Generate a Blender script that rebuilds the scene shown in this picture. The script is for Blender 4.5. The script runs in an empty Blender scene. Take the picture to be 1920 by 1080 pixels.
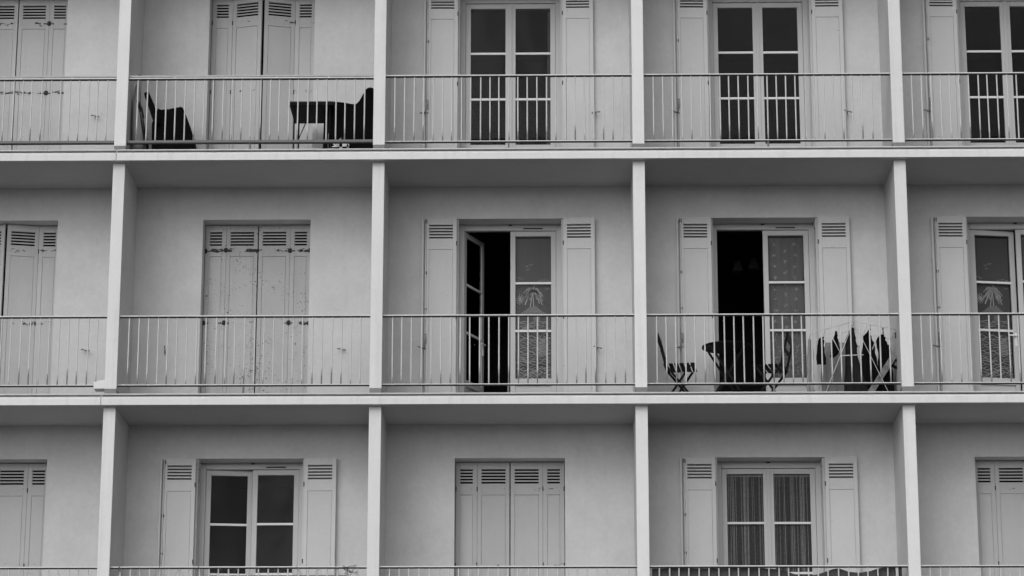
import bpy, math, random
from mathutils import Vector, Matrix
random.seed(7)
C = bpy.context.scene.collection
R = math.radians

# ------------------------------------------------------------------ camera
cd = bpy.data.cameras.new('camera'); cam = bpy.data.objects.new('camera', cd); C.objects.link(cam)
cd.sensor_width = 36.0; cd.lens = 5248.7/1920*36; cd.clip_start = 0.5; cd.clip_end = 2000
yaw, pitch, roll = 0.0166, 0.2654, 0.0008
fw = Vector((-math.sin(yaw)*math.cos(pitch), math.cos(yaw)*math.cos(pitch), math.sin(pitch)))
rt = Vector((math.cos(yaw), math.sin(yaw), 0)); up = rt.cross(fw)
r2 = rt*math.cos(roll)+up*math.sin(roll); u2 = -rt*math.sin(roll)+up*math.cos(roll)
m = Matrix((r2, u2, -fw)).transposed().to_4x4(); m.translation = Vector((5.0516, -30.6616, 1.6124))
cam.matrix_world = m
bpy.context.scene.camera = cam
# ------------------------------------------------------------------ light
SUN_EL, SUN_AZ = 33, 20          # azimuth: degrees to the left of straight out from the facade
w = bpy.data.worlds.new('World'); bpy.context.scene.world = w; w.use_nodes = True
nt = w.node_tree; bg = nt.nodes['Background']
sky = nt.nodes.new('ShaderNodeTexSky'); sky.sky_type = 'NISHITA'; sky.sun_disc = False
sky.sun_elevation = R(SUN_EL); sky.sun_rotation = R(180+SUN_AZ)
sky.air_density = 1.0; sky.dust_density = 2.5; sky.ozone_density = 1.0
bw = nt.nodes.new('ShaderNodeRGBToBW')            # black-and-white photograph: a colourless sky
wt = nt.nodes.new('ShaderNodeTexCoord'); cl = nt.nodes.new('ShaderNodeTexNoise')      # even cloud cover over the whole dome
cl.inputs['Scale'].default_value = 7.0; cl.inputs['Detail'].default_value = 7; cl.inputs['Roughness'].default_value = 0.55
cm = nt.nodes.new('ShaderNodeMapRange'); cm.inputs[1].default_value = 0.3; cm.inputs[2].default_value = 0.7
cm.inputs[3].default_value = 0.4; cm.inputs[4].default_value = 1.6
mu = nt.nodes.new('ShaderNodeMath'); mu.operation = 'MULTIPLY'
nt.links.new(wt.outputs['Generated'], cl.inputs['Vector']); nt.links.new(cl.outputs['Fac'], cm.inputs[0])
nt.links.new(sky.outputs[0], bw.inputs[0]); nt.links.new(bw.outputs[0], mu.inputs[0]); nt.links.new(cm.outputs[0], mu.inputs[1])
nt.links.new(mu.outputs[0], bg.inputs['Color'])
bg.inputs['Strength'].default_value = 0.12
sd = bpy.data.lights.new('sun', 'SUN'); sd.energy = 0.5; sd.angle = R(75); sd.color = (1, 1, 1)
sun = bpy.data.objects.new('sun', sd); C.objects.link(sun)
dirv = Vector((-math.sin(R(SUN_AZ))*math.cos(R(SUN_EL)), -math.cos(R(SUN_AZ))*math.cos(R(SUN_EL)), math.sin(R(SUN_EL))))
sun.rotation_euler = dirv.to_track_quat('Z', 'Y').to_euler()
vs = bpy.context.scene.view_settings
vs.view_transform = 'Standard'; vs.look = 'None'; vs.gamma = 1; vs.use_curve_mapping = False; vs.exposure = 0.10

# ------------------------------------------------------------------ materials
def mat(name, alb, rough=0.7, var=0.06, scale=3.0, bump=0.0, bscale=60.0, metal=0.0, spec=0.35,
        chips=None, streak=0.0, foot_tone=None, cracks=0.0):
    M = bpy.data.materials.new(name); M.use_nodes = True
    n = M.node_tree.nodes; l = M.node_tree.links; b = n['Principled BSDF']
    b.inputs['Roughness'].default_value = rough; b.inputs['Metallic'].default_value = metal
    b.inputs['Specular IOR Level'].default_value = spec
    tc = n.new('ShaderNodeTexCoord'); oi = n.new('ShaderNodeObjectInfo')
    ad = n.new('ShaderNodeVectorMath'); ad.operation = 'ADD'
    l.new(tc.outputs['Object'], ad.inputs[0]); l.new(oi.outputs['Location'], ad.inputs[1])
    co = ad.outputs[0]
    def noise(s, det=6, src=co, rg=0.6):
        t = n.new('ShaderNodeTexNoise'); t.inputs['Scale'].default_value = s
        t.inputs['Detail'].default_value = det; t.inputs['Roughness'].default_value = rg
        l.new(src, t.inputs['Vector']); return t.outputs['Fac']
    def mrange(src, a, c, d, e):
        q = n.new('ShaderNodeMapRange'); q.inputs[1].default_value = a; q.inputs[2].default_value = c
        q.inputs[3].default_value = d; q.inputs[4].default_value = e; l.new(src, q.inputs[0]); return q.outputs[0]
    def math2(op, a, c):
        q = n.new('ShaderNodeMath'); q.operation = op
        for k, v in ((0, a), (1, c)):
            if isinstance(v, (int, float)): q.inputs[k].default_value = v
            else: l.new(v, q.inputs[k])
        return q.outputs[0]
    val = mrange(noise(scale), 0.25, 0.75, alb*(1-var), alb*(1+var))
    if var > 0.02:
        val = math2('MULTIPLY', val, mrange(noise(scale*9), 0.3, 0.7, 1-var*0.5, 1+var*0.5))
    val = math2('MULTIPLY', val, mrange(oi.outputs['Random'], 0, 1, 0.965, 1.035))
    if cracks:
        dn = n.new('ShaderNodeTexNoise'); dn.inputs['Scale'].default_value = 5; dn.inputs['Detail'].default_value = 5; l.new(co, dn.inputs['Vector'])
        dv = n.new('ShaderNodeVectorMath'); dv.operation = 'MULTIPLY_ADD'; dv.inputs[1].default_value = (.35, .35, .35)
        l.new(dn.outputs['Color'], dv.inputs[0]); l.new(co, dv.inputs[2])
        vo = n.new('ShaderNodeTexVoronoi'); vo.feature = 'DISTANCE_TO_EDGE'; vo.inputs['Scale'].default_value = 0.9; l.new(dv.outputs[0], vo.inputs['Vector'])
        ck = math2('MULTIPLY', mrange(vo.outputs['Distance'], 0.0, 0.006, cracks, 0), mrange(noise(0.9, 2), 0.5, 0.6, 0, 1))
        val = math2('MULTIPLY', val, math2('SUBTRACT', 1.0, ck))
    if streak:
        mp = n.new('ShaderNodeMapping'); mp.inputs['Scale'].default_value = (9, 9, 0.5); l.new(co, mp.inputs[0])
        val = math2('MULTIPLY', val, mrange(noise(1.0, 5, mp.outputs[0]), 0.5, 0.75, 1.0, 1-streak))
    if chips:
        amount, bands, spots = chips
        sx = n.new('ShaderNodeSeparateXYZ'); l.new(tc.outputs['Object'], sx.inputs[0])
        band = None
        for z in bands:
            d = math2('ABSOLUTE', math2('SUBTRACT', sx.outputs[2], z), 0)
            q = mrange(d, 0.008, 0.045, 1, 0)
            band = q if band is None else math2('MAXIMUM', band, q)
        mp = n.new('ShaderNodeMapping'); mp.inputs['Scale'].default_value = (17, 17, 48); l.new(co, mp.inputs[0])
        nb = noise(1.0, 4, mp.outputs[0], 0.7)
        if band is not None: band = math2('MULTIPLY', band, mrange(noise(4.5, 2), 0.42, 0.62, 0.0, 1.15))
        m1 = mrange(math2('ADD', nb, math2('MULTIPLY', band, amount)) if band is not None else nb, 0.70, 0.73, 0, 1)
        lo = noise(2.2, 2); fi = noise(48, 3)
        m2 = mrange(math2('ADD', fi, math2('MULTIPLY', lo, spots)), 0.815, 0.835, 0, 1)
        mk = math2('MAXIMUM', m1, m2)
        mx = n.new('ShaderNodeMix'); mx.data_type = 'FLOAT'; l.new(mk, mx.inputs[0])
        l.new(val, mx.inputs[2]); mx.inputs[3].default_value = 0.03; val = mx.outputs[0]
    if foot_tone:                                     # darker towards a bar's foot, uneven from bar to bar
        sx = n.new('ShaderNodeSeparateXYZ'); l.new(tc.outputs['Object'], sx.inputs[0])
        hgt = mrange(oi.outputs['Random'], 0, 1, foot_tone[0], foot_tone[1])
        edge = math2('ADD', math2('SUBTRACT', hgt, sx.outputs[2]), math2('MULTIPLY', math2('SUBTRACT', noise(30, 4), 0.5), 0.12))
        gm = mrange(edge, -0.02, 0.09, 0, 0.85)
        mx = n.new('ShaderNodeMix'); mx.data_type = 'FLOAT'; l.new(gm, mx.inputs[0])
        l.new(val, mx.inputs[2]); mx.inputs[3].default_value = foot_tone[2]; val = mx.outputs[0]
    cmb = n.new('ShaderNodeCombineColor')
    for k in range(3): l.new(val, cmb.inputs[k])
    l.new(cmb.outputs[0], b.inputs['Base Color'])
    if bump:
        bp = n.new('ShaderNodeBump'); bp.inputs['Strength'].default_value = bump; bp.inputs['Distance'].default_value = 0.004
        l.new(noise(bscale, 8), bp.inputs['Height']); l.new(bp.outputs[0], b.inputs['Normal'])
    return M
HB = (2.02, 1.13, 0.06)
M = dict(
    wall=mat('painted_render', 0.63, 0.9, 0.075, 2.2, 0.6, 26, streak=0.03, spec=0.2, cracks=0.06),
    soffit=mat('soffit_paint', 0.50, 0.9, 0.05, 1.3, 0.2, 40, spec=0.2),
    white=mat('white_masonry_paint', 0.83, 0.75, 0.035, 2.5, 0.2, 50, streak=0.11, spec=0.25, cracks=0.08),
    lip=mat('edge_trim', 0.66, 0.6, 0.05, 2.0, 0.1, 60),
    foot=mat('cement_foot', 0.25, 0.9, 0.08, 4.0, 0.3, 70),
    floor=mat('balcony_floor', 0.33, 0.85, 0.1, 3, 0.2, 50),
    rail=mat('painted_steel', 0.80, 0.38, 0.06, 14, 0.05, 90, spec=0.5),
    baluster=mat('baluster_steel', 0.64, 0.38, 0.06, 14, 0.05, 90, spec=0.5, foot_tone=(0.02, 0.22, 0.10)),
    railgrey=mat('weathered_steel', 0.48, 0.45, 0.1, 14, 0.05, 90, spec=0.4),
    raildark=mat('grey_steel_rail', 0.13, 0.42, 0.08, 14, 0.05, 90, spec=0.5),
    shutter=mat('shutter_paint', 0.50, 0.6, 0.04, 2.5, 0.1, 80, chips=(0.12, HB, 0.12), streak=0.05),
    worn=mat('worn_shutter_paint', 0.49, 0.65, 0.07, 3.5, 0.15, 80, chips=(0.27, HB, 0.30), streak=0.12),
    midworn=mat('faded_shutter_paint', 0.53, 0.65, 0.05, 3.0, 0.12, 80, chips=(0.22, HB, 0.17), streak=0.06),
    open=mat('open_shutter_paint', 0.61, 0.6, 0.035, 2.0, 0.08, 80, chips=(0.02, HB, 0.06), streak=0.03),
    iron=mat('rusty_iron_and_rail_shade', 0.035, 0.7, 0.3, 30, 0.2, 100),
    stay=mat('stay_iron', 0.22, 0.55, 0.25, 30, 0.2, 100),
    pvc=mat('door_paint', 0.54, 0.45, 0.02, 2, 0, 60, spec=0.45),
    bar=mat('glazing_bar_paint', 0.80, 0.4, 0.02, 2, spec=0.45),
    slot_shade=mat('painted_slot_shade', 0.13, 0.9, 0.1),  # flat grey standing in for shade in the open leaves' louvre slots
    dark=mat('vent_and_slot_shade', 0.007, 0.9, 0.1, spec=0.05),  # black for the vent slot and for painted shade behind closed louvres
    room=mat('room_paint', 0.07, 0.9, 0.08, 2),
    black=mat('black_steel', 0.006, 0.6, 0.2, 20, spec=0.12),
    cover=mat('black_cover_cloth', 0.005, 0.8, 0.3, 8, 0.5, 14, spec=0.06),
    cloth_black=mat('black_cloth', 0.006, 0.9, 0.3, 12, 0.4, 40, spec=0.1),
    cloth_dark=mat('charcoal_cloth', 0.022, 0.9, 0.35, 9, 0.4, 40, spec=0.1),
    cloth_grey=mat('grey_cloth', 0.24, 0.9, 0.15, 9, 0.4, 40, spec=0.1, chips=(0, (), 0.18)),
    cloth_light=mat('light_grey_cloth', 0.33, 0.9, 0.1, 9, 0.4, 40, spec=0.1),
    screen=mat('dark_screen_cloth', 0.085, 0.9, 0.25, 9, 0.4, 60, spec=0.1),
    wire=mat('white_coated_wire', 0.75, 0.4, 0.05, 20, spec=0.5),
    carton=mat('carton', 0.22, 0.8, 0.08, 10),
    ink=mat('print_ink', 0.03, 0.7, 0.1),
    bag=mat('crinkled_bag', 0.72, 0.35, 0.1, 20, 0.6, 50, spec=0.5),
    canvas=mat('grey_canvas', 0.27, 0.85, 0.15, 5, 0.3, 60),
    net=mat('net_curtain', 0.10, 0.95, 0.05, 6, 0.2, 300, spec=0.05),
    net2=mat('dotted_net_curtain', 0.15, 0.95, 0.05, 6, 0.2, 300, spec=0.05),
    thread=mat('curtain_thread', 0.48, 0.9, 0.15, 40, spec=0.05),
    thread_dim=mat('curtain_thread_fine', 0.36, 0.9, 0.15, 40, spec=0.05),
    figure=mat('curtain_figure', 0.22, 0.9, 0.1, 40, spec=0.05),
    strand=mat('curtain_strand', 0.36, 0.9, 0.3, 40, spec=0.05),
    strand_dark=mat('curtain_strand_dark', 0.07, 0.9, 0.3, 40, spec=0.05),
    shade=mat('lamp_shade_paper', 0.10, 0.9, 0.05),
    ground=mat('asphalt', 0.06, 0.9, 0.2, 0.8, 0.4, 30),
    pave=mat('pavement', 0.22, 0.9, 0.12, 1.5, 0.3, 30),
    roof=mat('roof_felt', 0.12, 0.9, 0.15, 1),
)
def glass():
    G = bpy.data.materials.new('window_glass'); G.use_nodes = True
    n = G.node_tree.nodes; l = G.node_tree.links; n.clear()
    o = n.new('ShaderNodeOutputMaterial'); mx = n.new('ShaderNodeMixShader'); tr = n.new('ShaderNodeBsdfTransparent')
    gl = n.new('ShaderNodeBsdfGlossy'); gl.inputs['Roughness'].default_value = 0.02
    fr = n.new('ShaderNodeFresnel'); fr.inputs['IOR'].default_value = 1.19
    tr.inputs[0].default_value = (0.92, 0.92, 0.92, 1)
    tc = n.new('ShaderNodeTexCoord'); nz = n.new('ShaderNodeTexNoise'); nz.inputs['Scale'].default_value = 1.6
    bp = n.new('ShaderNodeBump'); bp.inputs['Strength'].default_value = 0.15; bp.inputs['Distance'].default_value = 0.05
    l.new(tc.outputs['Object'], nz.inputs['Vector']); l.new(nz.outputs['Fac'], bp.inputs['Height'])
    l.new(bp.outputs[0], gl.inputs['Normal'])
    l.new(fr.outputs[0], mx.inputs[0]); l.new(tr.outputs[0], mx.inputs[1]); l.new(gl.outputs[0], mx.inputs[2]); l.new(mx.outputs[0], o.inputs[0])
    return G
M['glass'] = glass()

# ------------------------------------------------------------------ mesh helpers
class MB:
    def __init__(s): s.v = []; s.f = []; s.mi = []; s.sm = []
    def face(s, idx, mi=0, sm=False): s.f.append(idx); s.mi.append(mi); s.sm.append(sm)
    def box(s, x0, x1, y0, y1, z0, z1, mi=0, skip=''):
        b = len(s.v)
        s.v += [(x, y, z) for x in (x0, x1) for y in (y0, y1) for z in (z0, z1)]
        F = dict(l=(0, 1, 3, 2), r=(4, 6, 7, 5), f=(0, 4, 5, 1), k=(2, 3, 7, 6), d=(0, 2, 6, 4), u=(1, 5, 7, 3))
        for k, q in F.items():
            if k not in skip: s.face([b+i for i in q], mi)
        return s
    def bar(s, p, q, wx, wy, mi=0, upv=(0, 0, 1)):
        """box beam from p to q, section wx by wy"""
        p, q = Vector(p), Vector(q); d = (q-p).normalized(); u = Vector(upv)
        if abs(d.dot(u)) > 0.98: u = Vector((0, 1, 0))
        a = d.cross(u).normalized(); c = a.cross(d).normalized(); b = len(s.v)
        for e in (p, q):
            for i, j in ((-1, -1), (1, -1), (1, 1), (-1, 1)): s.v.append(tuple(e+a*(i*wx/2)+c*(j*wy/2)))
        for k in range(4): s.face([b+k, b+(k+1) % 4, b+4+(k+1) % 4, b+4+k], mi)
        s.face([b+3, b+2, b+1, b], mi); s.face([b+4, b+5, b+6, b+7], mi)
        return s
    def tube(s, pts, r, n=8, mi=0, cap=True):
        pts = [Vector(p) for p in pts]; rings = []
        for i, p in enumerate(pts):
            d = (pts[min(i+1, len(pts)-1)]-pts[max(i-1, 0)]).normalized()
            u = Vector((0, 0, 1)) if abs(d.z) < 0.95 else Vector((0, 1, 0))
            a = d.cross(u).normalized(); c = a.cross(d).normalized(); b = len(s.v)
            rr = r[i] if isinstance(r, (list, tuple)) else r
            for k in range(n):
                t = 2*math.pi*k/n; s.v.append(tuple(p+a*(rr*math.cos(t))+c*(rr*math.sin(t))))
            rings.append(b)
        for i in range(len(rings)-1):
            for k in range(n):
                s.face([rings[i]+k, rings[i]+(k+1) % n, rings[i+1]+(k+1) % n, rings[i+1]+k], mi, True)
        if cap:
            s.face([rings[0]+k for k in range(n)][::-1], mi); s.face([rings[-1]+k for k in range(n)], mi)
        return s
    def prism_x(s, prof, x0, x1, mi=0):
        """(y, z) outline swept along x"""
        b = len(s.v); n = len(prof)
        for x in (x0, x1): s.v += [(x, y, z) for y, z in prof]
        for k in range(n): s.face([b+k, b+(k+1) % n, b+n+(k+1) % n, b+n+k], mi)
        s.face(list(range(b, b+n))[::-1], mi); s.face(list(range(b+n, b+2*n)), mi)
        return s
    def prism_y(s, prof, y0, y1, mi=0):
        """(x, z) outline swept along y"""
        b = len(s.v); n = len(prof)
        for y in (y0, y1): s.v += [(x, y, z) for x, z in prof]
        for k in range(n): s.face([b+k, b+n+k, b+n+(k+1) % n, b+(k+1) % n], mi)
        s.face(list(range(b, b+n)), mi); s.face(list(range(b+n, b+2*n))[::-1], mi)
        return s
    def disc(s, cx, cy, z0, z1, rx, ry, n=28, mi=0):
        b = len(s.v)
        for z in (z0, z1):
            for k in range(n): t = 2*math.pi*k/n; s.v.append((cx+rx*math.cos(t), cy+ry*math.sin(t), z))
        for k in range(n): s.face([b+k, b+(k+1) % n, b+n+(k+1) % n, b+n+k], mi, True)
        s.face(list(range(b, b+n))[::-1], mi); s.face(list(range(b+n, b+2*n)), mi)
        return s
    def strip(s, pts, wd, y=0.0, mi=0):
        """flat ribbon in the x-z plane"""
        pts = [Vector((p[0], 0, p[1])) for p in pts]; b = len(s.v); n = len(pts)
        for i, p in enumerate(pts):
            d = pts[min(i+1, n-1)]-pts[max(i-1, 0)]
            d = d.normalized() if d.length > 1e-9 else Vector((1, 0, 0))
            q = Vector((-d.z, 0, d.x))*(wd/2)
            for e in (p-q, p+q): s.v.append((e.x, y, e.z))
        for i in range(n-1): s.face([b+2*i, b+2*i+2, b+2*i+3, b+2*i+1], mi)
        return s
    def mesh(s, name, mats):
        me = bpy.data.meshes.new(name); me.from_pydata(s.v, [], s.f)
        for q in (mats if isinstance(mats, (list, tuple)) else [mats]): me.materials.append(M[q])
        me.polygons.foreach_set('material_index', s.mi); me.polygons.foreach_set('use_smooth', s.sm); me.update()
        return me
    def build(s, name, mats, parent=None, loc=None, rotz=0, bevel=0):
        return link(name, s.mesh(name, mats), parent, loc, rotz, bevel)
def link(name, me, parent=None, loc=None, rotz=0, bevel=0):
    o = bpy.data.objects.new(name, me); C.objects.link(o); o.parent = parent
    if loc is not None: o.location = loc
    o.rotation_euler.z = rotz
    if bevel:
        md = o.modifiers.new('bevel', 'BEVEL'); md.width = bevel; md.segments = 2; md.limit_method = 'ANGLE'; md.angle_limit = R(40)
    return o
def tag(o, label, cat, group=None):
    o['label'] = label; o['category'] = cat
    if group: o['group'] = group
    return o
def thing(name, label, cat, loc, rotz=0, group=None):
    o = bpy.data.objects.new(name, None); C.objects.link(o); o.location = loc; o.rotation_euler.z = rotz
    o.empty_display_size = 0.1
    return tag(o, label, cat, group)

# ------------------------------------------------------------------ dimensions
W, H, TW = 3.0, 2.8874, 0.139
YP, YR, YB, YS = 0.10, 0.165, 1.09, 1.30          # partition front, railing, recessed wall, closed shutters
FZ = {1: 5.843, 2: 8.7305, 3: 11.6179}            # balcony floor levels
SOF = {k: FZ[k]+H-0.1305 for k in FZ}             # soffit above each balcony
OH, OT = 0.637, 2.365                             # half width and height of a door opening
XA, XB = -3.0, 12.0
def cx(b): return b*W-W/2

# ------------------------------------------------------------------ ground
g = MB(); g.box(-400, 400, -400, 400, -0.3, 0).build('ground', 'ground')['kind'] = 'structure'
g = MB(); g.box(-20, 30, -3.2, 1.0, 0.004, 0.13).build('pavement', 'pave', bevel=0.02)['kind'] = 'structure'

# ------------------------------------------------------------------ building shell
B = thing('apartment_building', 'pale rendered apartment block with stacked balconies between white partitions', 'building', (4.5, 0.3, 0.13))
B_LOC = Vector((4.5, 0.3, 0.13))
def part(mb, name, mats, bevel=0, parent=None):
    """a building part modelled in world coordinates"""
    o = mb.build(name, mats, parent or B, None, 0, bevel); o.location = -B_LOC if parent is None else Vector((0, 0, 0)); return o

DOORS = {(3, 2), (3, 3), (3, 4), (2, 2), (2, 3), (2, 4), (1, 1), (1, 3)}
for r in (1, 2, 3):
    f, s = FZ[r], SOF[r]
    for b in range(5):
        c = cx(b); x0, x1 = c-W/2, c+W/2; lz = f+OT
        mb = MB()
        mb.box(x0, c-OH, YB, 1.40, f-0.02, s, skip='lk'); mb.box(c+OH, x1, YB, 1.40, f-0.02, s, skip='rk')
        mb.box(c-OH, c+OH, YB, 1.40, lz, s, skip='lrk')
        mb.box(c-OH, c+OH, YS+0.02, 1.40, f-0.02, f+0.045)
        part(mb, 'wall', 'wall')
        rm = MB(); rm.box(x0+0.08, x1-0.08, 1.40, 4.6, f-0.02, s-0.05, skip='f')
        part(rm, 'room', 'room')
        # screen the room front around the opening
    for i in range(6):
        px = (i-1)*W
        mb = MB(); z0 = f+0.078
        mb.box(px-TW/2, px+TW/2, YP, YB+0.01, z0, s, 0)
        for k in (0, 1): mb.mi[k] = 1                # the two flanks carry the wall colour
        o = part(mb, 'partition', ['white', 'wall'], 0.006)
        ft = MB(); ft.box(px-TW/2+0.003, px+TW/2-0.003, YP+0.004, YB+0.01, f-0.01, z0)
        part(ft, 'partition_foot', 'foot', 0, o)
        if r == 2 and i == 1:
            sp = MB(); sp.prism_y([(px-TW/2-0.123, f+0.082), (px-TW/2+0.01, f+0.082), (px-TW/2+0.01, f+0.190), (px-TW/2-0.123, f+0.162)], YP+0.003, YP+0.16)
            part(sp, 'spur', 'white', 0.006, o)
# slabs: floor of rows 1-3 and the slab over row 3
for k, f in enumerate((FZ[1], FZ[2], FZ[3], FZ[3]+H)):
    bz = f-0.1305
    prof = [(0.0, bz), (0.0, bz+0.079), (0.010, bz+0.083), (0.010, bz+0.0995), (0.055, bz+0.1015), (0.055, bz+0.1145),
            (-0.012, bz+0.1145), (-0.012, f-0.002), (-0.006, f), (YB+0.3, f), (YB+0.3, bz)]
    jx = -0.085 if k != 2 else -0.02
    for x0, x1 in ((XA-0.07, jx-0.007), (jx+0.007, XB+0.07)):
        mb = MB(); mb.prism_x(prof, x0, x1)
        for q in range(len(mb.f)):
            if q in (8,): mb.mi[q] = 1
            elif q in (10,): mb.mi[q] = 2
            elif q in (5, 6, 7): mb.mi[q] = 3
        part(mb, 'balcony_slab', ['white', 'floor', 'soffit', 'lip'], 0.003)
    mb = MB(); mb.box(jx-0.008, jx+0.008, 0.016, 1.3, bz+0.003, f-0.003); part(mb, 'joint_filler', 'wall')
# rest of the block: lower storeys, flanks, rear, roof
mb = MB(); mb.box(XA-0.07, XB+0.07, YB, 1.38, 0.13, FZ[1]-0.1305); part(mb, 'lower_wall', 'wall')
mb = MB(); mb.box(XA-0.25, XA-0.07, YB, 9, 0.13, FZ[3]+H+0.4); part(mb, 'side_wall', 'wall')
mb = MB(); mb.box(XB+0.07, XB+0.25, YB, 9, 0.13, FZ[3]+H+0.4); part(mb, 'side_wall', 'wall')
mb = MB(); mb.box(XA-0.07, XB+0.07, 8.8, 9, 0.13, FZ[3]+H+0.4); part(mb, 'rear_wall', 'wall')
mb = MB(); mb.box(XA-0.07, XB+0.07, YB+0.3, 8.8, FZ[3]+H-0.12, FZ[3]+H+0.05); part(mb, 'roof', 'roof')

# ------------------------------------------------------------------ railings
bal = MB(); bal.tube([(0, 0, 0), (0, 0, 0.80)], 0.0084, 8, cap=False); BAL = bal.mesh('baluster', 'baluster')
for r in (1, 2, 3):
    for b in range(5):
        c = cx(b); f = FZ[r]; x0, x1 = c-W/2+TW/2, c+W/2-TW/2
        thick = r == 3 and b < 2
        drop = -0.02 if (r == 3 and b < 2) else 0.0
        rr = random.Random(r*10+b)
        rail = bpy.data.objects.new('railing', None); C.objects.link(rail); rail.parent = B
        rail.location = Vector((c, YR, f))-B_LOC
        hr = MB(); zt = 0.946+drop
        hw = (x1-x0)/2
        hr.box(-hw-0.004, hw+0.004, -0.021, 0.021, zt-0.012, zt+0.001)
        hr.box(-hw-0.004, hw+0.004, -0.0185, 0.0185, zt-0.0235, zt-0.0125, 1)  # dark strip added as the shaded underside of the handrail
        if thick: hr.box(-hw-0.004, hw+0.004, -0.014, 0.014, zt+0.012, zt+0.032, 2)
        if thick:
            for q in (-0.9, -0.3, 0.3, 0.9): hr.box(q-0.01, q+0.01, -0.008, 0.008, zt, zt+0.012)
        hr.build('handrail', ['rail', 'iron', 'railgrey'], rail, None, 0, 0.003)
        br = MB()
        br.box(-hw-0.004, hw+0.004, -0.016, 0.016, 0.131, 0.131+(0.030 if thick else 0.010))
        br.box(-hw-0.004, hw+0.004, -0.0145, 0.0145, 0.118, 0.1305, 1)  # dark strip added as shade under the bottom rail
        br.build('bottom_rail', ['raildark' if thick else 'rail', 'iron'], rail, None, 0, 0.003)
        ps = MB(); ps.box(-0.011, 0.011, -0.011, 0.011, 0.0, 0.118)
        ps.build('support_post', 'raildark', rail, None, 0, 0.002)
        n = 25; far = MB()
        for i in range(n):
            x = -hw+2*hw*(i+1)/(n+1)+rr.uniform(-0.004, 0.004); wx = c+x
            if (b == 0 and wx < -1.62) or (b == 4 and wx > 10.72):
                far.tube([(x, 0, 0.13), (x, 0, 0.935+drop)], 0.0084, 6, cap=False); continue
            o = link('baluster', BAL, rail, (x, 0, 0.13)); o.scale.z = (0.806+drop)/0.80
            o.rotation_euler.y = rr.uniform(-0.003, 0.003)
        if far.v: far.build('balusters', 'rail', rail)['kind'] = 'stuff'

# ------------------------------------------------------------------ shutters
LH, LT = 2.335, 0.03
def leaf_mesh(wd, matname):
    st = 0.052 if wd < 0.3 else 0.047
    mb = MB(); a, e = 0.0, wd
    zt = LH; l1, l0 = zt-0.082, zt-0.252; p1, p0 = zt-0.385, 0.16
    mb.box(a, a+st, 0, LT, 0, zt); mb.box(e-st, e, 0, LT, 0, zt)
    mb.box(a+st, e-st, 0, LT, l1, zt); mb.box(a+st, e-st, 0, LT, p1, l0); mb.box(a+st, e-st, 0, LT, 0, p0)
    fr = mb.mesh('shutter_leaf', matname)
    pn = MB(); g = 0.004
    pn.box(a+st+g, e-st-g, 0.0035, LT-0.004, p0+g, p1-g)
    pn.box(a+st, e-st, 0.012, LT-0.008, p0, p1)
    pn = pn.mesh('panel', matname)
    sl = MB(); hgt = 0.0155
    sl.prism_x([(0.004, 0), (0.012, 0), (0.026, 0.008), (0.026, 0.008+hgt*0.8), (0.018, 0.008+hgt*0.8), (0.004, hgt)], a+st-0.002, e-st+0.002)
    sl = sl.mesh('slat', matname)
    bk = MB(); bk.box(a+st-0.002, e-st+0.002, 0.0265, 0.029, l0-0.002, l1+0.002); bk = bk.mesh('louvre_shade', 'slot_shade' if matname == 'open' else 'dark')  # dark sheet added behind the slats so the slots look shaded
    return fr, pn, sl, bk, [l0+0.0216+0.0371*k for k in range(4)], st
hg = MB(); hg.box(-0.024, 0.022, -0.005, 0.002, -0.024, 0.026); hg.box(-0.07, 0.06, -0.003, 0.002, -0.009, 0.004); hg.tube([(0, -0.007, -0.03), (0, -0.007, 0.03)], 0.007, 8); HINGE = hg.mesh('hinge', 'iron')
hg = MB(); hg.box(-0.006, 0.006, -0.004, 0.002, -0.026, 0.026); HINGE_S = hg.mesh('hinge', 'iron')
LEAF = {}
def leaf(kind, wd, loc, rotz, hinges=(), big=False, label=None):
    if (kind, wd) not in LEAF: LEAF[(kind, wd)] = leaf_mesh(wd, kind)
    fr, pn, sl, bk, zs, st = LEAF[(kind, wd)]
    o = link('shutter_leaf', fr, B, Vector(loc)-B_LOC, rotz, 0.0025)
    if label: o['label'] = label
    link('panel', pn, o); link('louvre_shade', bk, o)
    for z in zs: link('slat', sl, o, (0, 0, z))
    for hx in hinges:
        for z in HB: link('hinge', HINGE if big else HINGE_S, o, (hx, 0, z+random.uniform(-.006, .006)))
    return o
NW, WW = 0.25, 0.373
stay_mb = MB(); stay_mb.tube([(0, 0.03, 0), (0, -0.045, 0)], 0.006, 8); stay_mb.tube([(-0.05, -0.04, 0.004), (0, -0.045, 0), (0.05, -0.04, -0.004)], [0.009, 0.006, 0.009], 8)
STAY = stay_mb.mesh('shutter_stay', 'stay')
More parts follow.
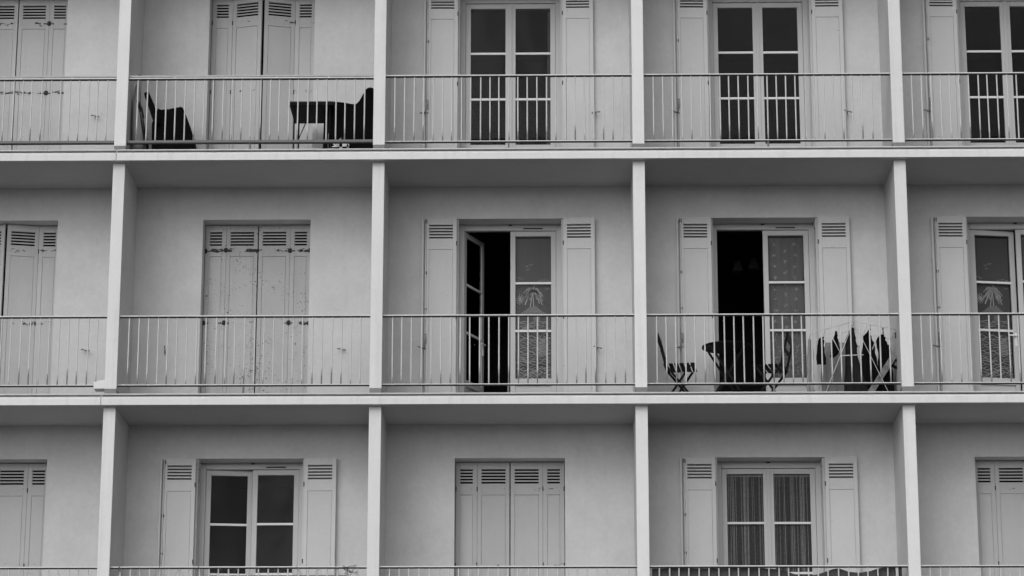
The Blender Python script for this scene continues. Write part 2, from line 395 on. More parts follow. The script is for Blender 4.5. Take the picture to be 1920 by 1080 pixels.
for r in (1, 2, 3):
    for b in range(5):
        c, f = cx(b), FZ[r]; z = f+0.022
        if (r, b) not in DOORS:
            kind = {(2, 1): 'worn', (3, 0): 'midworn', (2, 0): 'midworn'}.get((r, b), 'shutter')
            big = (r, b) in ((2, 1), (3, 0))
            ang = {(3, 1): 15, (2, 0): 13}.get((r, b), 0); ang2 = R(ang)
            lab = {(2, 1): 'flaking paint around rusty hinges', (3, 1): 'left slightly ajar'}.get((r, b))
            xl = c-0.631; xr = c+0.631
            leaf(kind, NW, (xl, YS, z), 0, (0.004, NW-0.001), big, lab)
            leaf(kind, WW, (xl+NW+0.002, YS, z), -ang2, (), big, lab)
            leaf(kind, NW, (xr-NW, YS, z), 0, (0.001, NW-0.004), big, lab)
            hx, hy = xr-NW-0.002, YS
            leaf(kind, WW, (hx-WW*math.cos(ang2), hy-WW*math.sin(ang2), z), ang2, (), big, lab)
        else:
            leaf('open', NW-0.02, (c-OH+0.032, YB+0.006, z), R(90), ())      # folded into the left reveal
            leaf('open', NW-0.02, (c+OH-0.032, YB+0.006+NW-0.02, z), R(-90), ())
            y = YB-0.062
            lo = leaf('open', WW, (c-1.0, y, z), R(random.uniform(0.2, 1.6)), (WW-0.002,)); ro = leaf('open', WW, (c+0.627, y-0.004, z), R(random.uniform(-2.2, -0.2)), (0.002,))
            rd = MB(); rd.box(-0.038, -0.015, 0.0, 0.022, 0.01, LH-0.004); rd.build('closing_strip', 'open', lo, None, 0, 0.002)
            rd = MB(); rd.tube([(0.010, -0.014, 0.03), (0.010, -0.014, LH-0.02)], 0.0065, 8); rd.build('bolt_rod', 'open', lo)
            for zz, hh in ((LH-0.045, 0.022), (1.66, 0.016), (1.22, 0.01)):
                rd = MB(); rd.box(0.0, 0.024, -0.018, 0.001, zz-hh, zz+hh); rd.build('bolt_guide', 'iron', lo)
            rd = MB(); rd.box(-0.004, 0.026, -0.020, 0.001, 0.80, 0.92); rd.tube([(0.012, -0.019, 0.85), (0.002+random.uniform(-.03, .03), -0.035, 0.74)], 0.007, 8)
            rd.build('bolt_latch', 'stay', lo)
        # stays on the wall
        for sx in (-1, 1):
            x = c+sx*1.035
            if (r, b) in DOORS:
                o = link('shutter_stay', STAY, B, Vector((x-sx*0.01, YB-0.035, f+0.775))-B_LOC); o.rotation_euler.y = random.uniform(-0.35, 0.35)
            else:
                o = link('shutter_stay', STAY, B, Vector((x, YB-0.01, f+0.765))-B_LOC)
                o.rotation_euler.y = R(82) if sx < 0 else R(6)

# ------------------------------------------------------------------ french doors
SW, SH0, SH1 = 0.542, 0.05, 2.283                 # sash width, bottom, top above the floor
def sash_meshes():
    mb = MB(); st = 0.06
    mb.box(0, st, 0, 0.045, SH0, SH1); mb.box(SW-st, SW, 0, 0.045, SH0, SH1)
    mb.box(st, SW-st, 0, 0.045, 2.222, SH1); mb.box(st, SW-st, 0, 0.045, 0.41, 0.4825)
    mb.box(st, SW-st, 0, 0.045, SH0, 0.115); mb.box(st, SW-st, 0.012, 0.035, 0.115, 0.41)
    mb.box(st-0.001, SW-st+0.001, -0.012, 0.004, 0.398, 0.412)
    s = mb.mesh('sash', 'pvc')
    bars = MB(); bars.box(st-0.004, SW-st+0.004, 0.002, 0.03, -0.0125, 0.0125); bars = bars.mesh('glazing_bar', 'bar')
    ps = []
    for z0, z1 in ((0.4825, 1.047), (1.072, 1.632), (1.657, 2.222)):
        p = MB(); p.box(st, SW-st, 0.018, 0.021, z0, z1); ps.append(p.mesh('pane', 'glass'))
    hd = MB(); hd.box(-0.014, 0.014, -0.008, 0.001, -0.11, 0.05); hd.bar((0, -0.03, 0.02), (-0.1, -0.03, 0.018), 0.016, 0.016); hd.bar((0, 0, 0.02), (0, -0.034, 0.02), 0.016, 0.016)
    return s, bars, ps, hd.mesh('door_handle', 'bar')
SASH, BARM, PANES, HANDLE = sash_meshes()
YD = 1.352
def sash(door, hinge_x, side, ang, handle=False):
    """side +1: sash runs to the right of its hinge; opens inwards by ang"""
    hold = link('sash', SASH, door); hold.modifiers.clear()
    a = ang if side > 0 else -ang
    off = 0 if side > 0 else -SW
    mt = Matrix.Translation((hinge_x, YD-door_y, 0)) @ Matrix.Rotation(a, 4, 'Z') @ Matrix.Translation((off, 0, 0))
    hold.matrix_local = mt
    md = hold.modifiers.new('bevel', 'BEVEL'); md.width = 0.004; md.segments = 2; md.limit_method = 'ANGLE'
    for z in (1.0595, 1.6445): o = link('glazing_bar', BARM, door); o.matrix_local = mt @ Matrix.Translation((0, 0, z))
    for p in PANES: o = link('pane', p, door); o.matrix_local = mt.copy()
    if handle: o = link('door_handle', HANDLE, door); o.matrix_local = mt @ Matrix.Translation((SW-0.03 if side > 0 else 0.03, 0, 0.98))
    return mt
door_y = 1.33
frame = MB()
frame.box(-OH+0.001, -0.545, 0, 0.068, 0.022, 2.345); frame.box(0.545, OH-0.001, 0, 0.068, 0.022, 2.345)
frame.box(-0.545, 0.545, 0, 0.068, 2.287, 2.345); frame.box(-0.545, 0.545, 0.004, 0.068, 0.022, 0.048)
frame.box(-OH+0.001, OH-0.001, 0.012, 0.06, 2.345, 2.366)
FRAME = frame.mesh('french_door', 'pvc')
vent = MB(); vent.box(0.155, 0.385, -0.006, 0.001, 2.304, 2.316); VENT = vent.mesh('vent_slot', 'dark')
TIP = MB(); TIP.box(-0.02, 0.02, -0.008, 0.001, 2.345, 2.358); TIP = TIP.mesh('shutter_catch', 'iron')
AJAR = {(2, 2): (66, 0), (2, 3): (88, 0), (2, 4): (9, 0), (1, 1): (7, 0)}
DLAB = {(2, 2): 'left leaf swung open inwards', (2, 3): 'left leaf wide open on a dark room', (2, 4): 'left leaf ajar with lever handle',
        (1, 1): 'left leaf slightly ajar'}
SM = {}
for (r, b) in sorted(DOORS):
    c, f = cx(b), FZ[r]
    d = link('french_door', FRAME, B, Vector((c, door_y, f))-B_LOC, 0, 0.004)
    if (r, b) in DLAB: d['label'] = DLAB[(r, b)]
    if r == 2 or (r, b) == (1, 1): link('vent_slot', VENT, d)
    link('shutter_catch', TIP, d)
    al, ar = AJAR.get((r, b), (0, 0))
    base = Matrix.Translation((c, door_y, f))
    SM[(r, b, 'l')] = base @ sash(d, -0.543, 1, R(al), (r, b) in ((2, 4), (2, 2)))
    SM[(r, b, 'r')] = base @ sash(d, 0.543, -1, R(ar))
    if al == 0:
        cv = MB(); cv.box(-0.018, 0.018, 0.006, 0.02, SH0, SH1); cv.build('cover_strip', 'pvc', d, None, 0, 0.004)

# ------------------------------------------------------------------ curtains behind the panes
def arc(x, z, r, a0, a1, n=8, sx=1.0):
    return [(x+sx*r*math.cos(R(a0+(a1-a0)*i/n)), z+r*math.sin(R(a0+(a1-a0)*i/n))) for i in range(n+1)]
def palm_curtain(key, label):
    cw, ch0, ch1 = SW-0.13, 0.50, 2.205
    cu = MB(); n = 40
    for i in range(n+1):
        x = cw*i/n; y = 0.0008*math.sin(i*0.9)
        for z in (ch0, ch1): cu.v.append((x, y, z))
    for i in range(n): cu.face([2*i, 2*i+2, 2*i+3, 2*i+1], 0, True)
    o = cu.build('printed_curtain', 'net'); tag(o, label, 'curtain', 'palm printed net curtains')
    o.matrix_world = SM[key] @ Matrix.Translation((0.065, 0.062, 0))
    e = MB(); rr = random.Random(3)
    # birds
    for bx, bz in ((0.13, 1.86), (0.18, 1.88), (0.14, 1.82), (0.03, 1.72), (0.06, 1.70), (0.28, 1.68), (0.33, 1.69), (0.38, 1.68), (0.37, 1.58)):
        e.strip([(bx-.018, bz+.012), (bx-.006, bz+.006), (bx, bz-.004), (bx+.008, bz+.008), (bx+.022, bz+.014)], 0.0045, -0.006)
    # palm: trunks, fronds
    for tx, tz, lean in ((0.17, 1.36, 0.03), (0.21, 1.37, -0.01)):
        e.strip([(tx, tz), (tx+lean*.4, tz+.09), (tx+lean, tz+.20)], 0.010, -0.006)
        for k in range(12):
            a = -35+k*23; L = rr.uniform(.08, .15); px, pz = tx+lean, tz+.20
            pts = [(px+L*t*math.cos(R(a)), pz+L*t*math.sin(R(a))-0.10*t*t) for t in (0, .3, .6, .85, 1)]
            e.strip(pts, 0.009, -0.006)
            for t in (.4, .7): e.strip([(pts[2][0]*t+pts[1][0]*(1-t), pts[2][1]*t+pts[1][1]*(1-t)), (pts[2][0]*t+pts[1][0]*(1-t)+.012, pts[2][1]-.035)], .005, -0.006)
    for k in range(11):
        a = k*33; e.strip([(0.05, 1.46), (0.05+.055*math.cos(R(a)), 1.46+.065*math.sin(R(a)))], 0.007, -0.006)
    # island
    isl = MB()
    isl.prism_y([(0.03, 1.27), (0.10, 1.32), (0.17, 1.37), (0.24, 1.375), (0.31, 1.31), (0.39, 1.275), (0.3, 1.265), (0.15, 1.262)], -0.005, -0.004)
    isl.prism_y([(0.21, 1.20), (0.205, 1.26), (0.225, 1.31), (0.26, 1.31), (0.285, 1.26), (0.28, 1.20)], -0.0065, -0.0055)
    # dolphins / sail
    for dx, dz, s, fl in ((0.12, 1.10, 1.0, 1), (0.31, 0.83, 1.25, 1), (0.09, 0.72, .8, -1), (0.2, 0.56, .9, 1), (0.34, 0.60, .7, -1), (0.11, 0.53, .7, 1)):
        pf = [(-.07, -.05), (-.05, .0), (0, .045), (.05, .05), (.075, .03), (.04, .025), (.01, .0), (-.03, -.045)]
        isl.prism_y([(dx+fl*u*s, dz+v*s) for u, v in (pf if fl > 0 else pf[::-1])], -0.005, -0.004)
    isl.prism_y([(0.27, 0.76), (0.255, 0.86), (0.29, 0.98), (0.34, 0.99), (0.37, 0.88), (0.36, 0.78)], -0.0045, -0.0035)
    isl.build('figure', 'figure', o)
    # waves
    w2 = MB()
    for k in range(30):
        z = 0.505+k*0.0235+rr.uniform(-.004, .004); ph = rr.uniform(0, 6); am = rr.uniform(.008, .016) if k < 24 else .005
        x = rr.uniform(0, .05)
        while x < cw-0.05:
            L = min(rr.uniform(.08, .3), cw-0.005-x); m_ = max(4, int(L/.012))
            w2.strip([(x+L*i/m_, z+am*math.sin((x+L*i/m_)*48+ph)) for i in range(m_+1)], rr.uniform(.004, .010), -0.006-rr.uniform(0, .001)); x += L+rr.uniform(.01, .04)
    w2.build('wave_pattern', 'thread_dim', o)['kind'] = 'stuff'
    e.build('palm_pattern', 'thread', o)
    return o
palm_curtain((2, 2, 'r'), 'net curtain with palm and wave pattern in the right leaf beside the half open leaf')
palm_curtain((2, 2, 'l'), 'dim patterned net curtain on the leaf swung open into the dark room')
palm_curtain((2, 4, 'l'), 'net curtain with palm and wave pattern on the ajar leaf at right edge')
palm_curtain((2, 4, 'r'), 'patterned net curtain cut off by the right edge of the picture')
# sprigged curtain
cw = SW-0.13; cu = MB(); n = 40
for i in range(n+1):
    for z in (0.50, 2.205): cu.v.append((cw*i/n, 0.003*math.sin(i*0.8), z))
for i in range(n): cu.face([2*i, 2*i+2, 2*i+3, 2*i+1], 0, True)
spc = cu.build('sprigged_curtain', 'net2'); tag(spc, 'net curtain dotted with small pale flower sprigs behind the balcony chairs', 'curtain')
spc.matrix_world = SM[(2, 3, 'r')] @ Matrix.Translation((0.065, 0.062, 0))
rr = random.Random(5); e = MB()
def sprig(x, z, s):
    for k in range(6):
        a = rr.uniform(0, 360); L = s*rr.uniform(.6, 1.1)
        e.strip([(x, z), (x+L*.5*math.cos(R(a)), z+L*.5*math.sin(R(a))), (x+L*math.cos(R(a+20)), z+L*math.sin(R(a+20)))], s*0.20, -0.007)
for k in range(9):
    z = 2.11-k*0.135
    if k % 1 == 0:
        sprig(0.195, z-0.06, 0.028)
        for x in (0.07, 0.315): sprig(x+rr.uniform(-.01, .01), z+.01, 0.028)
e.build('sprig_pattern', 'thread', spc)['kind'] = 'stuff'
e = MB()
for k in range(110):
    x, z = rr.uniform(.01, cw-.01), 0.52+abs(rr.gauss(0, .26))
    if z < 1.0: sprig(x, z, rr.uniform(.012, .024))
for k in range(7):
    x = .03+k*.055; e.strip(arc(x, .72, .03, 0, 330), .004, -0.007)
e.build('hem_pattern', 'thread_dim', spc)['kind'] = 'stuff'
# string curtains, row 1 bay 3
for key, lab in (((1, 3, 'l'), 'string curtain behind the left leaf of the lowest right french door'), ((1, 3, 'r'), 'string curtain behind the right leaf of the lowest right french door')):
    rr = random.Random(hash(lab) % 97 if False else len(lab)); st_ = MB(); x = 0.004
    while x < cw-0.004:
        t = rr.uniform(0.0018, 0.0065); x2 = x+rr.gauss(0, .006); y = rr.uniform(-.006, .006)
        st_.box(x, x+t, y, y+0.002, 0.42, 2.215, 0 if rr.random() < 0.42 else 1)
        i0 = len(st_.v)-8
        for q in (0, 2, 4, 6):
            vx = st_.v[i0+q]; st_.v[i0+q] = (vx[0]+(x2-x), vx[1], vx[2])
        x += t+abs(rr.gauss(0.0022, .003))
    o = thing('string_curtain', lab, 'curtain', (0, 0, 0), 0, 'string curtains'); o.matrix_world = SM[key] @ Matrix.Translation((0.066, 0.062, 0))
    st_.build('strands', ['strand', 'strand_dark'], o)['kind'] = 'stuff'
    hd = MB(); hd.box(0, cw, -0.004, 0.006, 2.20, 2.218); hd.build('heading_tape', 'strand', o)
# plain curtain edge, row 3 bay 2, right pane
cu = MB(); n = 14
for i in range(n+1):
    t = i/n
    cu.v.append((0.365+0.05*t, 0.012*math.sin(i*1.3), 0.5)); cu.v.append((0.385+0.03*t, 0.012*math.sin(i*1.3), 2.2))
for i in range(n): cu.face([2*i, 2*i+2, 2*i+3, 2*i+1], 0, True)
o = cu.build('drawn_curtain', 'net2'); tag(o, 'narrow drawn back grey curtain behind upper middle french door', 'curtain'); o.matrix_world = SM[(3, 2, 'r')] @ Matrix.Translation((0.066, 0.07, 0))
# pendant lamp inside the dark room of row 2 bay 3
pl = thing('pendant_lamp', 'dim pendant lamp with two shades inside the dark open room', 'lamp', (7.38, 2.6, SOF[2]-0.05))
mb = MB(); mb.tube([(0, 0, 0), (0, 0, -0.40)], 0.006, 6); mb.tube([(-0.1, 0, -0.44), (0, 0, -0.40), (0.1, 0, -0.42)], 0.007, 6); mb.build('lamp_arm', 'iron', pl)
for sx, dz in ((-0.1, -0.03), (0.1, 0)):
    mb = MB(); mb.tube([(sx, 0, -0.42+dz), (sx, 0, -0.56+dz)], [0.035, 0.075], 16, cap=False); mb.build('lamp_shade', 'shade', pl)

# ------------------------------------------------------------------ furniture, row 2 bay 3
F2 = FZ[2]
def bistro_chair(label, loc, rotz, mirror=1):
    t = thing('folding_chair', label, 'chair', loc, rotz, 'folding slatted balcony chairs')
    k = mirror; sh = 0.42; hw = 0.19
    for s in (-1, 1):
        y = s*hw
        mb = MB(); mb.bar((0.17*k, y, 0.0), (-0.155*k, y, sh), 0.012, 0.026); mb.bar((-0.155*k, y, sh), (-0.245*k, y, 0.80), 0.012, 0.026); mb.build('back_frame', 'black', t)
        y2 = y-s*0.016
        mb = MB(); mb.bar((-0.15*k, y2, 0.0), (0.13*k, y2, sh-0.01), 0.012, 0.026); mb.build('leg', 'black', t)
    for i in range(6):
        x = (-0.155+i*0.062)*k; mb = MB(); mb.bar((x, -hw-0.012, sh+0.005), (x, hw+0.012, sh+0.005), 0.046, 0.016); mb.build('seat_slat', 'black', t, None, 0, 0.003)
    for z, hh in ((0.745, 0.10), (0.60, 0.05)):
        x = (-0.245+(0.80-z)*0.236)*k
        mb = MB(); mb.bar((x-0.004*k, -hw-0.01, z), (x-0.004*k, hw+0.01, z), 0.014, hh); o = mb.build('back_slat', 'black', t, None, 0, 0.003)
    mb = MB(); mb.tube([(0.14*k, -hw, 0.035), (0.14*k, hw, 0.035)], 0.007, 8); mb.tube([(-0.13*k, -hw, 0.03), (-0.13*k, hw, 0.03)], 0.007, 8); mb.build('stretcher', 'black', t)
    return t
bistro_chair('black slatted folding chair left of the round table on the balcony', (6.465, 0.60, F2), R(-7.3))
bistro_chair('black slatted folding chair right of the round table beside the drying rack', (7.50, 0.66, F2), R(-14), -1)
t = thing('round_table', 'small black round folding table between the two folding chairs', 'table', (7.0, 0.6, F2))
mb = MB(); mb.disc(0, 0, 0.655, 0.673, 0.285, 0.285, 36); mb.build('table_top', 'black', t, None, 0, 0.003)
for s in (-1, 1):
    mb = MB(); mb.bar((-0.2, s*0.17, 0.65), (0.2, s*0.17, 0), 0.012, 0.024); mb.build('leg', 'black', t)
    mb = MB(); mb.bar((0.2, s*0.15, 0.65), (-0.2, s*0.15, 0), 0.012, 0.024); mb.build('leg', 'black', t)
mb = MB()
for x in (-0.18, 0.18): mb.tube([(x, -0.17, 0.04), (x, 0.17, 0.04)], 0.007, 8)
mb.build('stretcher', 'black', t)
# drying rack
t = thing('drying_rack', 'white wire folding drying rack hung with dark laundry', 'drying rack', (8.44, 0.55, F2))
AP = 0.90
for y in (-0.2, 0.2):
    mb = MB(); mb.tube([(-0.37, y, 0), (0, y, AP), (0.40, y, 0)], 0.006, 8); mb.build('leg_frame', 'wire', t)
mb = MB(); mb.tube([(0, -0.2, AP), (0, 0.2, AP)], 0.006, 8); mb.build('ridge_bar', 'wire', t)
for s in (-1, 1):
    ex, ez = (-0.49, AP-0.135) if s < 0 else (0.475, AP-0.10)
    mb = MB()
    for y in (-0.22, 0.22): mb.tube([(0, y, AP), (ex, y, ez)], 0.004, 8)
    mb.tube([(ex, -0.22, ez), (ex, 0.22, ez)], 0.004, 8)
    for q in (0.33, 0.66): mb.tube([(ex*q, -0.22, AP+(ez-AP)*q), (ex*q, 0.22, AP+(ez-AP)*q)], 0.002, 6)
    mb.build('wing', 'wire', t)
    mb = MB(); sx0, sz0, sx1, sz1 = (-0.30, 0.82, -0.155, 0.51) if s < 0 else (0.31, 0.83, 0.20, 0.57)
    mb.tube([(sx0, -0.21, sz0), (sx1, -0.21, sz1)], 0.005, 8); mb.build('strut', 'wire', t)
mb = MB(); mb.tube([(-0.16, -0.2, 0.50), (0.10, -0.2, 0.51)], 0.006, 8); mb.build('cross_bar', 'wire', t)
def garment(label, name, y, rows, mt, folds=3, amp=0.012, seed=0, group='laundry on the drying rack'):
    """rows: (z, x left, x right) from the top down"""
    rr = random.Random(seed); mb = MB(); n = 14; m_ = len(rows)
    dense = []
    for i in range(m_-1):
        for q in range(3):
            u = q/3; dense.append([rows[i][k]*(1-u)+rows[i+1][k]*u for k in range(3)])
    dense.append(rows[-1]); ph = rr.uniform(0, 6)
    for j, (z, xl, xr) in enumerate(dense):
        fall = min(1, j/5+0.15)
        for i in range(n+1):
            u = i/n; jx = rr.uniform(-.007, .007) if i in (0, n) else 0
            mb.v.append((xl+(xr-xl)*u+jx, y+amp*fall*math.sin(u*folds*6.28+ph+0.15*j)+0.02*(1-fall)*0, z+rr.uniform(-.003, .003)))
    for j in range(len(dense)-1):
        for i in range(n): a = j*(n+1)+i; mb.face([a, a+n+1, a+n+2, a+1], 0, True)
    o = mb.build(name, mt); md = o.modifiers.new('thickness', 'SOLIDIFY'); md.thickness = 0.004
    # put the origin at the garment
    tag(o, label, 'laundry', group); return o
garment('narrow grey towel hanging at the left end of the drying rack', 'towel', 0.40, [(9.44, 7.935, 7.955), (9.38, 7.915, 7.965), (9.24, 7.905, 7.975), (9.05, 7.90, 7.972), (8.88, 7.888, 7.975), (8.82, 7.886, 7.982)], 'cloth_light', 1.5, seed=1)
garment('short black sock shaped cloth second from left on the drying rack', 'laundry_cloth', 0.42, [(9.47, 8.075, 8.095), (9.44, 8.045, 8.098), (9.37, 8.025, 8.10), (9.25, 8.018, 8.108), (9.145, 8.012, 8.122)], 'cloth_black', 1.5, seed=2)
garment('small crumpled black cloth pegged left of the rack centre', 'laundry_cloth', 0.45, [(9.545, 8.235, 8.255), (9.50, 8.225, 8.258), (9.42, 8.19, 8.272), (9.32, 8.18, 8.285), (9.275, 8.172, 8.262), (9.235, 8.165, 8.21)], 'cloth_black', 2, seed=3)
garment('pale spotted sheet hanging low behind the left leg of the drying rack', 'laundry_sheet', 0.80, [(9.50, 8.16, 8.42), (9.35, 8.10, 8.42), (9.1, 8.09, 8.42), (8.9, 8.10, 8.43), (8.78, 8.10, 8.43)], 'cloth_grey', 3, seed=4)
garment('long dark garment hanging from the centre of the drying rack', 'laundry_shirt', 0.50, [(9.60, 8.425, 8.455), (9.55, 8.395, 8.468), (9.45, 8.36, 8.48), (9.25, 8.345, 8.49), (9.0, 8.335, 8.56), (8.80, 8.32, 8.62)], 'cloth_dark', 2.5, seed=5)
garment('broad black garment hanging right of the rack centre', 'laundry_shirt', 0.52, [(9.575, 8.625, 8.642), (9.52, 8.59, 8.645), (9.50, 8.565, 8.655), (9.42, 8.56, 8.68), (9.25, 8.54, 8.70), (9.0, 8.515, 8.73), (8.78, 8.50, 8.75)], 'cloth_black', 2.5, seed=6)
garment('bunched charcoal garment hanging third from the right partition', 'laundry_shirt', 0.50, [(9.52, 8.775, 8.80), (9.47, 8.715, 8.81), (9.43, 8.705, 8.82), (9.33, 8.72, 8.85), (9.2, 8.715, 8.875), (9.0, 8.69, 8.885), (8.80, 8.67, 8.89)], 'cloth_black', 3, seed=7)
garment('dark trousers hanging behind the leaning carton on the drying rack', 'laundry_trousers', 0.72, [(9.45, 8.78, 8.90), (9.3, 8.77, 8.90), (9.1, 8.76, 8.92), (8.8, 8.75, 8.92)], 'cloth_dark', 2, seed=8)
for px, pz, nm in ((8.637, 9.598, 'right of the rack centre'), (8.785, 9.555, 'on the bunched charcoal garment'), (8.925, 9.50, 'at the right tip of the rack')):
    mb = MB(); mb.bar((-0.006, 0, -0.04), (0.006, 0, 0.03), 0.006, 0.009); mb.bar((0.006, 0, -0.04), (-0.008, 0, 0.03), 0.006, 0.009)
    o = mb.build('clothes_peg', 'black', None, (px, 0.46, pz)); tag(o, 'dark clothes peg '+nm, 'clothes peg', 'clothes pegs')
# leaning carton with printed marks
t = thing('long_carton', 'long narrow printed carton leaning diagonally under the drying rack', 'carton', (8.60, 0.42, F2+0.002))
mb = MB(); ln = 0.60; mb.box(0, ln, 0, 0.045, 0, 0.068)
o = mb.build('box', 'carton', t, None, 0, 0.002); o.rotation_euler.y = -R(57)
mb = MB()
for x in (0.16, 0.42, 0.52): mb.strip(arc(x, 0.034, 0.018, 0, 340, 12), 0.006, -0.002)
for x in (0.27, 0.285, 0.30, 0.32): mb.strip([(x, 0.016), (x, 0.052)], 0.007, -0.002)
mb.strip([(0.245, 0.018), (0.258, 0.05)], 0.006, -0.002)
o = mb.build('printed_marks', 'ink', t); o.rotation_euler.y = -R(57)
t = thing('wall_lantern', 'small black box lantern fixed to the partition beside the laundry', 'lantern', (8.927, 0.5, 9.165), 0)
mb = MB(); q = 0.042
mb.box(-q, q, -0.03, 0.03, -q*1.1, -q*0.55); mb.box(-q, q, -0.03, 0.03, q*0.55, q*1.1); mb.box(-q, -q*0.6, -0.03, 0.03, -q*0.55, q*0.55); mb.box(q*0.6, q, -0.03, 0.03, -q*.55, q*.55); mb.box(q-0.002, q+0.02, -0.012, 0.012, -0.012, 0.012)
o = mb.build('case', 'black', t, None, 0, 0.003); o.rotation_euler.y = R(28)
mb = MB(); mb.box(-q*0.6, q*0.6, -0.02, 0.02, -q*.55, q*.55); o = mb.build('glass_front', 'cloth_light', t); o.rotation_euler.y = R(28)

# ------------------------------------------------------------------ furniture, row 3 bay 1
F3 = FZ[3]
def cover_solid(name, prof, y0, y1, mt, parent, seed):
    """draped cover: outline (x, z) swept in y with uneven rounded edges"""
    rr = random.Random(seed); mb = MB(); n = len(prof); ys = [(y0, .93), (y0+0.03, .985), (y0+.12, 1.0), (y1-.12, 1.0), (y1-0.03, .985), (y1, .93)]
    mx = sum(p[0] for p in prof)/n; mz = min(p[1] for p in prof)
    for y, s in ys:
        for x, z in prof: mb.v.append((mx+(x-mx)*s, y+rr.uniform(-.008, .008), mz+(z-mz)*(s*.5+.5)+rr.uniform(-.003, .003)))
    for j in range(len(ys)-1):
        for k in range(n): mb.face([j*n+k, (j+1)*n+k, (j+1)*n+(k+1) % n, j*n+(k+1) % n], 0, True)
    mb.face(list(range(n)), 0); mb.face([(len(ys)-1)*n+k for k in range(n)][::-1], 0)
    return mb.build(name, mt, parent)
t = thing('covered_chair', 'reclined lounge chair under a black cover at the left end of the upper balcony', 'chair', (0.55, 0.5, F3))
o = cover_solid('cover', [(0.315-.55, 0.0), (0.312-.55, 0.25), (0.305-.55, 0.46), (0.37-.55, 0.655), (0.41-.55, 0.635), (0.50-.55, 0.645), (0.60-.55, 0.665), (0.65-.55, 0.672), (0.672-.55, 0.655), (0.70-.55, 0.58), (0.735-.55, 0.49), (0.775-.55, 0.37), (0.81-.55, 0.24), (0.83-.55, 0.1), (0.835-.55, 0.0)], -0.1, 0.3, 'cover', t, 3)
mb = MB(); mb.bar((0.385-.55, 0.0, 0.42), (0.262-.55, 0.0, 0.775), 0.34, 0.065, upv=(1, 0, 0)); mb.bar((0.262-.55, 0.0, 0.75), (0.245-.55, 0.0, 0.825), 0.32, 0.06, upv=(1, 0, 0)); mb.build('backrest', 'cover', t, None, 0, 0.015)
# leaning canvas and folded chair by the partition
t = thing('folded_parasol', 'grey folded canvas parasol leaning against the white partition', 'parasol', (0.11, 0.36, F3))
mb = MB(); mb.tube([(0.07, 0, 0.02), (0.055, 0.0, 0.35), (0.03, 0, 0.65), (0.03, 0, 0.86), (0.05, 0, 1.0)], [0.075, 0.072, 0.05, 0.035, 0.012], 9); o = mb.build('canvas', 'canvas', t)
mb = MB(); mb.tube([(0.07, 0, 0.0), (0.055, 0, 0.35), (0.04, 0, 0.99), (0.045, 0, 1.04)], 0.012, 8); mb.build('pole', 'black', t)
t = thing('folded_chair', 'dark folded chair leaning between the parasol and the covered chair', 'chair', (0.27, 0.45, F3))
for y in (-0.12, 0.12):
    mb = MB(); mb.bar((0.03, y, 0), (-0.125, y, 0.71), 0.02, 0.034, upv=(0, 1, 0)); mb.build('frame', 'black', t)
mb = MB(); mb.bar((0.012, 0, 0.08), (-0.085, 0, 0.52), 0.24, 0.02, upv=(1, 0, 0)); mb.build('seat', 'cloth_dark', t)
mb = MB(); mb.bar((-0.095, 0, 0.57), (-0.122, 0, 0.70), 0.26, 0.05, upv=(1, 0, 0)); mb.build('backrest', 'black', t, None, 0, 0.01)
# table
t = thing('folding_table', 'black rectangular table with thin legs on the upper balcony', 'table', (2.31, 0.58, F3))
mb = MB(); mb.box(-0.37, 0.14, -0.35, 0.33, 0.612, 0.649); mb.build('table_top', 'black', t, None, 0, 0.004)
mb = MB(); mb.box(-0.375, 0.145, -0.355, 0.335, 0.651, 0.658); mb.build('top_sheet', 'foot', t)
for x in (-0.315, 0.10):
    for y in (-0.30, 0.28): mb = MB(); mb.tube([(x, y, 0.612), (x, y, 0)], 0.0095, 8); mb.build('leg', 'black', t)
mb = MB(); mb.tube([(-0.315, 0.28, 0.40), (-0.23, 0.28, 0.612)], 0.006, 6); mb.build('brace', 'black', t)
# covered barbecue
t = thing('covered_barbecue', 'barbecue under a black cover beside the table on the upper balcony', 'barbecue', (2.62, 0.5, F3))
q = 2.62
cover_solid('cover', [(2.315-q, 0.030), (2.32-q, 0.300), (2.325-q, 0.605), (2.375-q, 0.710), (2.45-q, 0.733), (2.52-q, 0.731), (2.60-q, 0.717), (2.66-q, 0.701), (2.71-q, 0.707), (2.75-q, 0.750), (2.79-q, 0.825), (2.83-q, 0.895), (2.86-q, 0.910), (2.905-q, 0.905), (2.915-q, 0.500), (2.92-q, 0.030)], -0.08, 0.42, 'cover', t, 9)
mb = MB(); mb.box(2.36-q, 2.40-q, 0.0, 0.30, 0, 0.06); mb.box(2.82-q, 2.86-q, 0.0, 0.30, 0, 0.06); mb.build('foot', 'black', t)
# crumpled bag
def crumple(name, label, loc, rx, ry, rz, mt, seed):
    rr = random.Random(seed); mb = MB(); nu, nv = 14, 8
    for j in range(nv+1):
        ph = math.pi*j/nv
        for i in range(nu):
            th = 2*math.pi*i/nu; k = rr.uniform(.62, 1.15)
            mb.v.append((rx*k*math.sin(ph)*math.cos(th), ry*k*math.sin(ph)*math.sin(th), max(0, rz*(1+math.cos(ph)*k*0.98))))
    for j in range(nv):
        for i in range(nu): mb.face([j*nu+i, (j+1)*nu+i, (j+1)*nu+(i+1) % nu, j*nu+(i+1) % nu], 0 if rr.random() < 0.5 else 1)  # glints and shaded gaps of the crumple put in as pale and black faces
    return tag(mb.build(name, [mt, 'black'], None, loc), label, 'bag')
crumple('plastic_bag', 'crumpled plastic bag with painted glints and dark gaps in front of the covered barbecue', (2.545, 0.32, F3), 0.11, 0.06, 0.115, 'bag', 4)
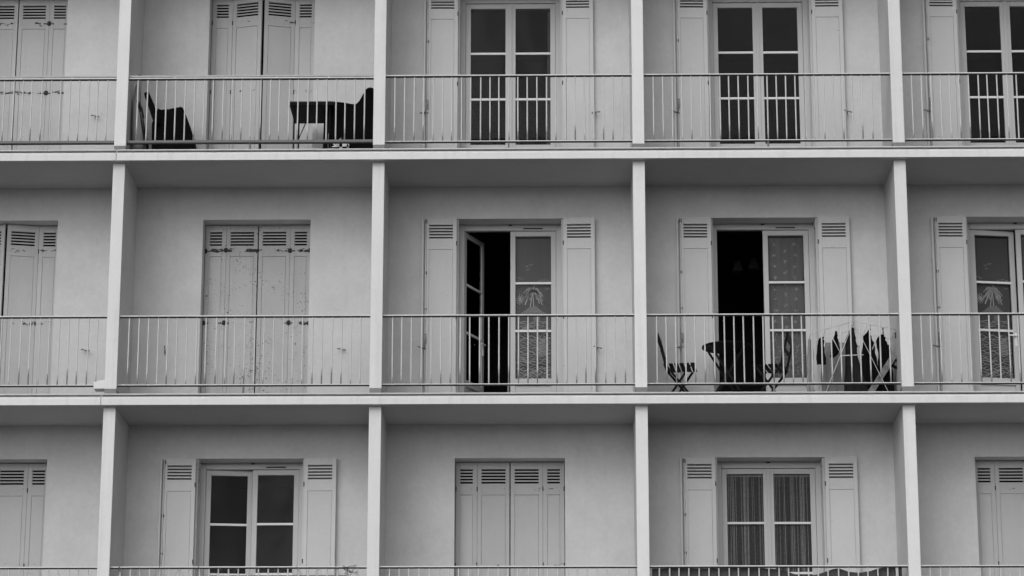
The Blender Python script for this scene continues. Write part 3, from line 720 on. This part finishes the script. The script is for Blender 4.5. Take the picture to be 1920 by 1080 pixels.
mb = MB(); mb.bar((0, 0, 0), (-0.008, 0.02, 0.31), 0.022, 0.018); mb.bar((0.012, 0, 0), (-0.006, 0.02, 0.24), 0.02, 0.014); o = mb.build('wood_offcut', 'canvas', None, (2.405, 0.36, F3)); tag(o, 'pale upright stick leaning on the covered barbecue', 'stick')

# ------------------------------------------------------------------ row 1 details
F1 = FZ[1]
# fairy-light wire zigzagging on the railing, bay 1
mb = MB(); rr = random.Random(11); x = 0.17; pts = []; k = 0
while x < 2.83:
    pts.append((x-1.5, YR-0.026 if k % 2 == 0 else YR-0.018, F1+(0.940 if k % 2 == 0 else 0.72)+rr.uniform(-.012, .012))); x += rr.uniform(.09, .13); k += 1
mb.tube(pts, 0.0028, 5)
pts = [(2.66-1.5+rr.uniform(0, .17), YR-0.028+rr.uniform(-.012, .004), F1+rr.uniform(.84, .965)) for _ in range(22)]; mb.tube(pts, 0.0035, 5)
pts = [(0.165-1.5+rr.uniform(0, .035), YR-0.028, F1+rr.uniform(.88, .955)) for _ in range(8)]; mb.tube(pts, 0.004, 5)
o = mb.build('light_string', 'stay', None, (1.5, 0, 0)); tag(o, 'thin wire light string zigzagging along the lowest left balcony railing', 'light string')
t = thing('balcony_table', 'pale rectangular table standing behind the lowest left balcony railing', 'table', (2.05, 0.55, F1))
mb = MB(); mb.box(-0.68, 0.67, -0.30, 0.30, 0.835, 0.865); mb.build('table_top', 'cloth_light', t, None, 0, 0.004)
for x in (-0.62, 0.61):
    for y in (-0.25, 0.25): mb = MB(); mb.box(x-0.02, x+0.02, y-0.02, y+0.02, 0, 0.835); mb.build('leg', 'canvas', t)
# dark privacy cloth on the railing, bay 3
top = [(6.10, .925), (6.4, .93), (6.7, .925), (7.0, .93), (7.25, .925), (7.42, .92), (7.58, .895), (7.72, .845), (7.80, .83), (7.95, .86), (8.08, .905), (8.16, .925), (8.28, .885), (8.40, .872), (8.52, .89), (8.62, .925), (8.80, .935)]
mb = MB(); n = len(top)*4
def tz(x):
    for (a, za), (b2, zb) in zip(top, top[1:]):
        if a <= x <= b2: return za+(zb-za)*(x-a)/(b2-a)
    return top[-1][1]
rr = random.Random(2)
for i in range(n+1):
    x = 6.10+2.70*i/n; y = 0.012*math.sin(i*0.7)+0.006*math.sin(i*2.1)
    for q in range(5): mb.v.append((x-7.5, y*(1-0.15*q), F1+0.14+(tz(x)-0.14)*q/4-F1))
for i in range(n):
    for q in range(4): a = i*5+q; mb.face([a, a+5, a+6, a+1], 0, True)
o = mb.build('privacy_cloth', 'screen', None, (7.5, YR+0.045, F1)); md = o.modifiers.new('thickness', 'SOLIDIFY'); md.thickness = 0.004
tag(o, 'dark sagging privacy cloth tied behind the lowest balcony railing on the right', 'cloth')
mb = MB()
for q in range(12): mb.box(-0.02, 0.02, -0.012, 0.012, 0.80+q*0.0125, 0.81+q*0.0125+0.004)
o = mb.build('cable_tie_roll', 'iron', None, (8.845, YR+0.02, F1)); tag(o, 'dark ribbed roll tied at the right end of the privacy cloth', 'roll')
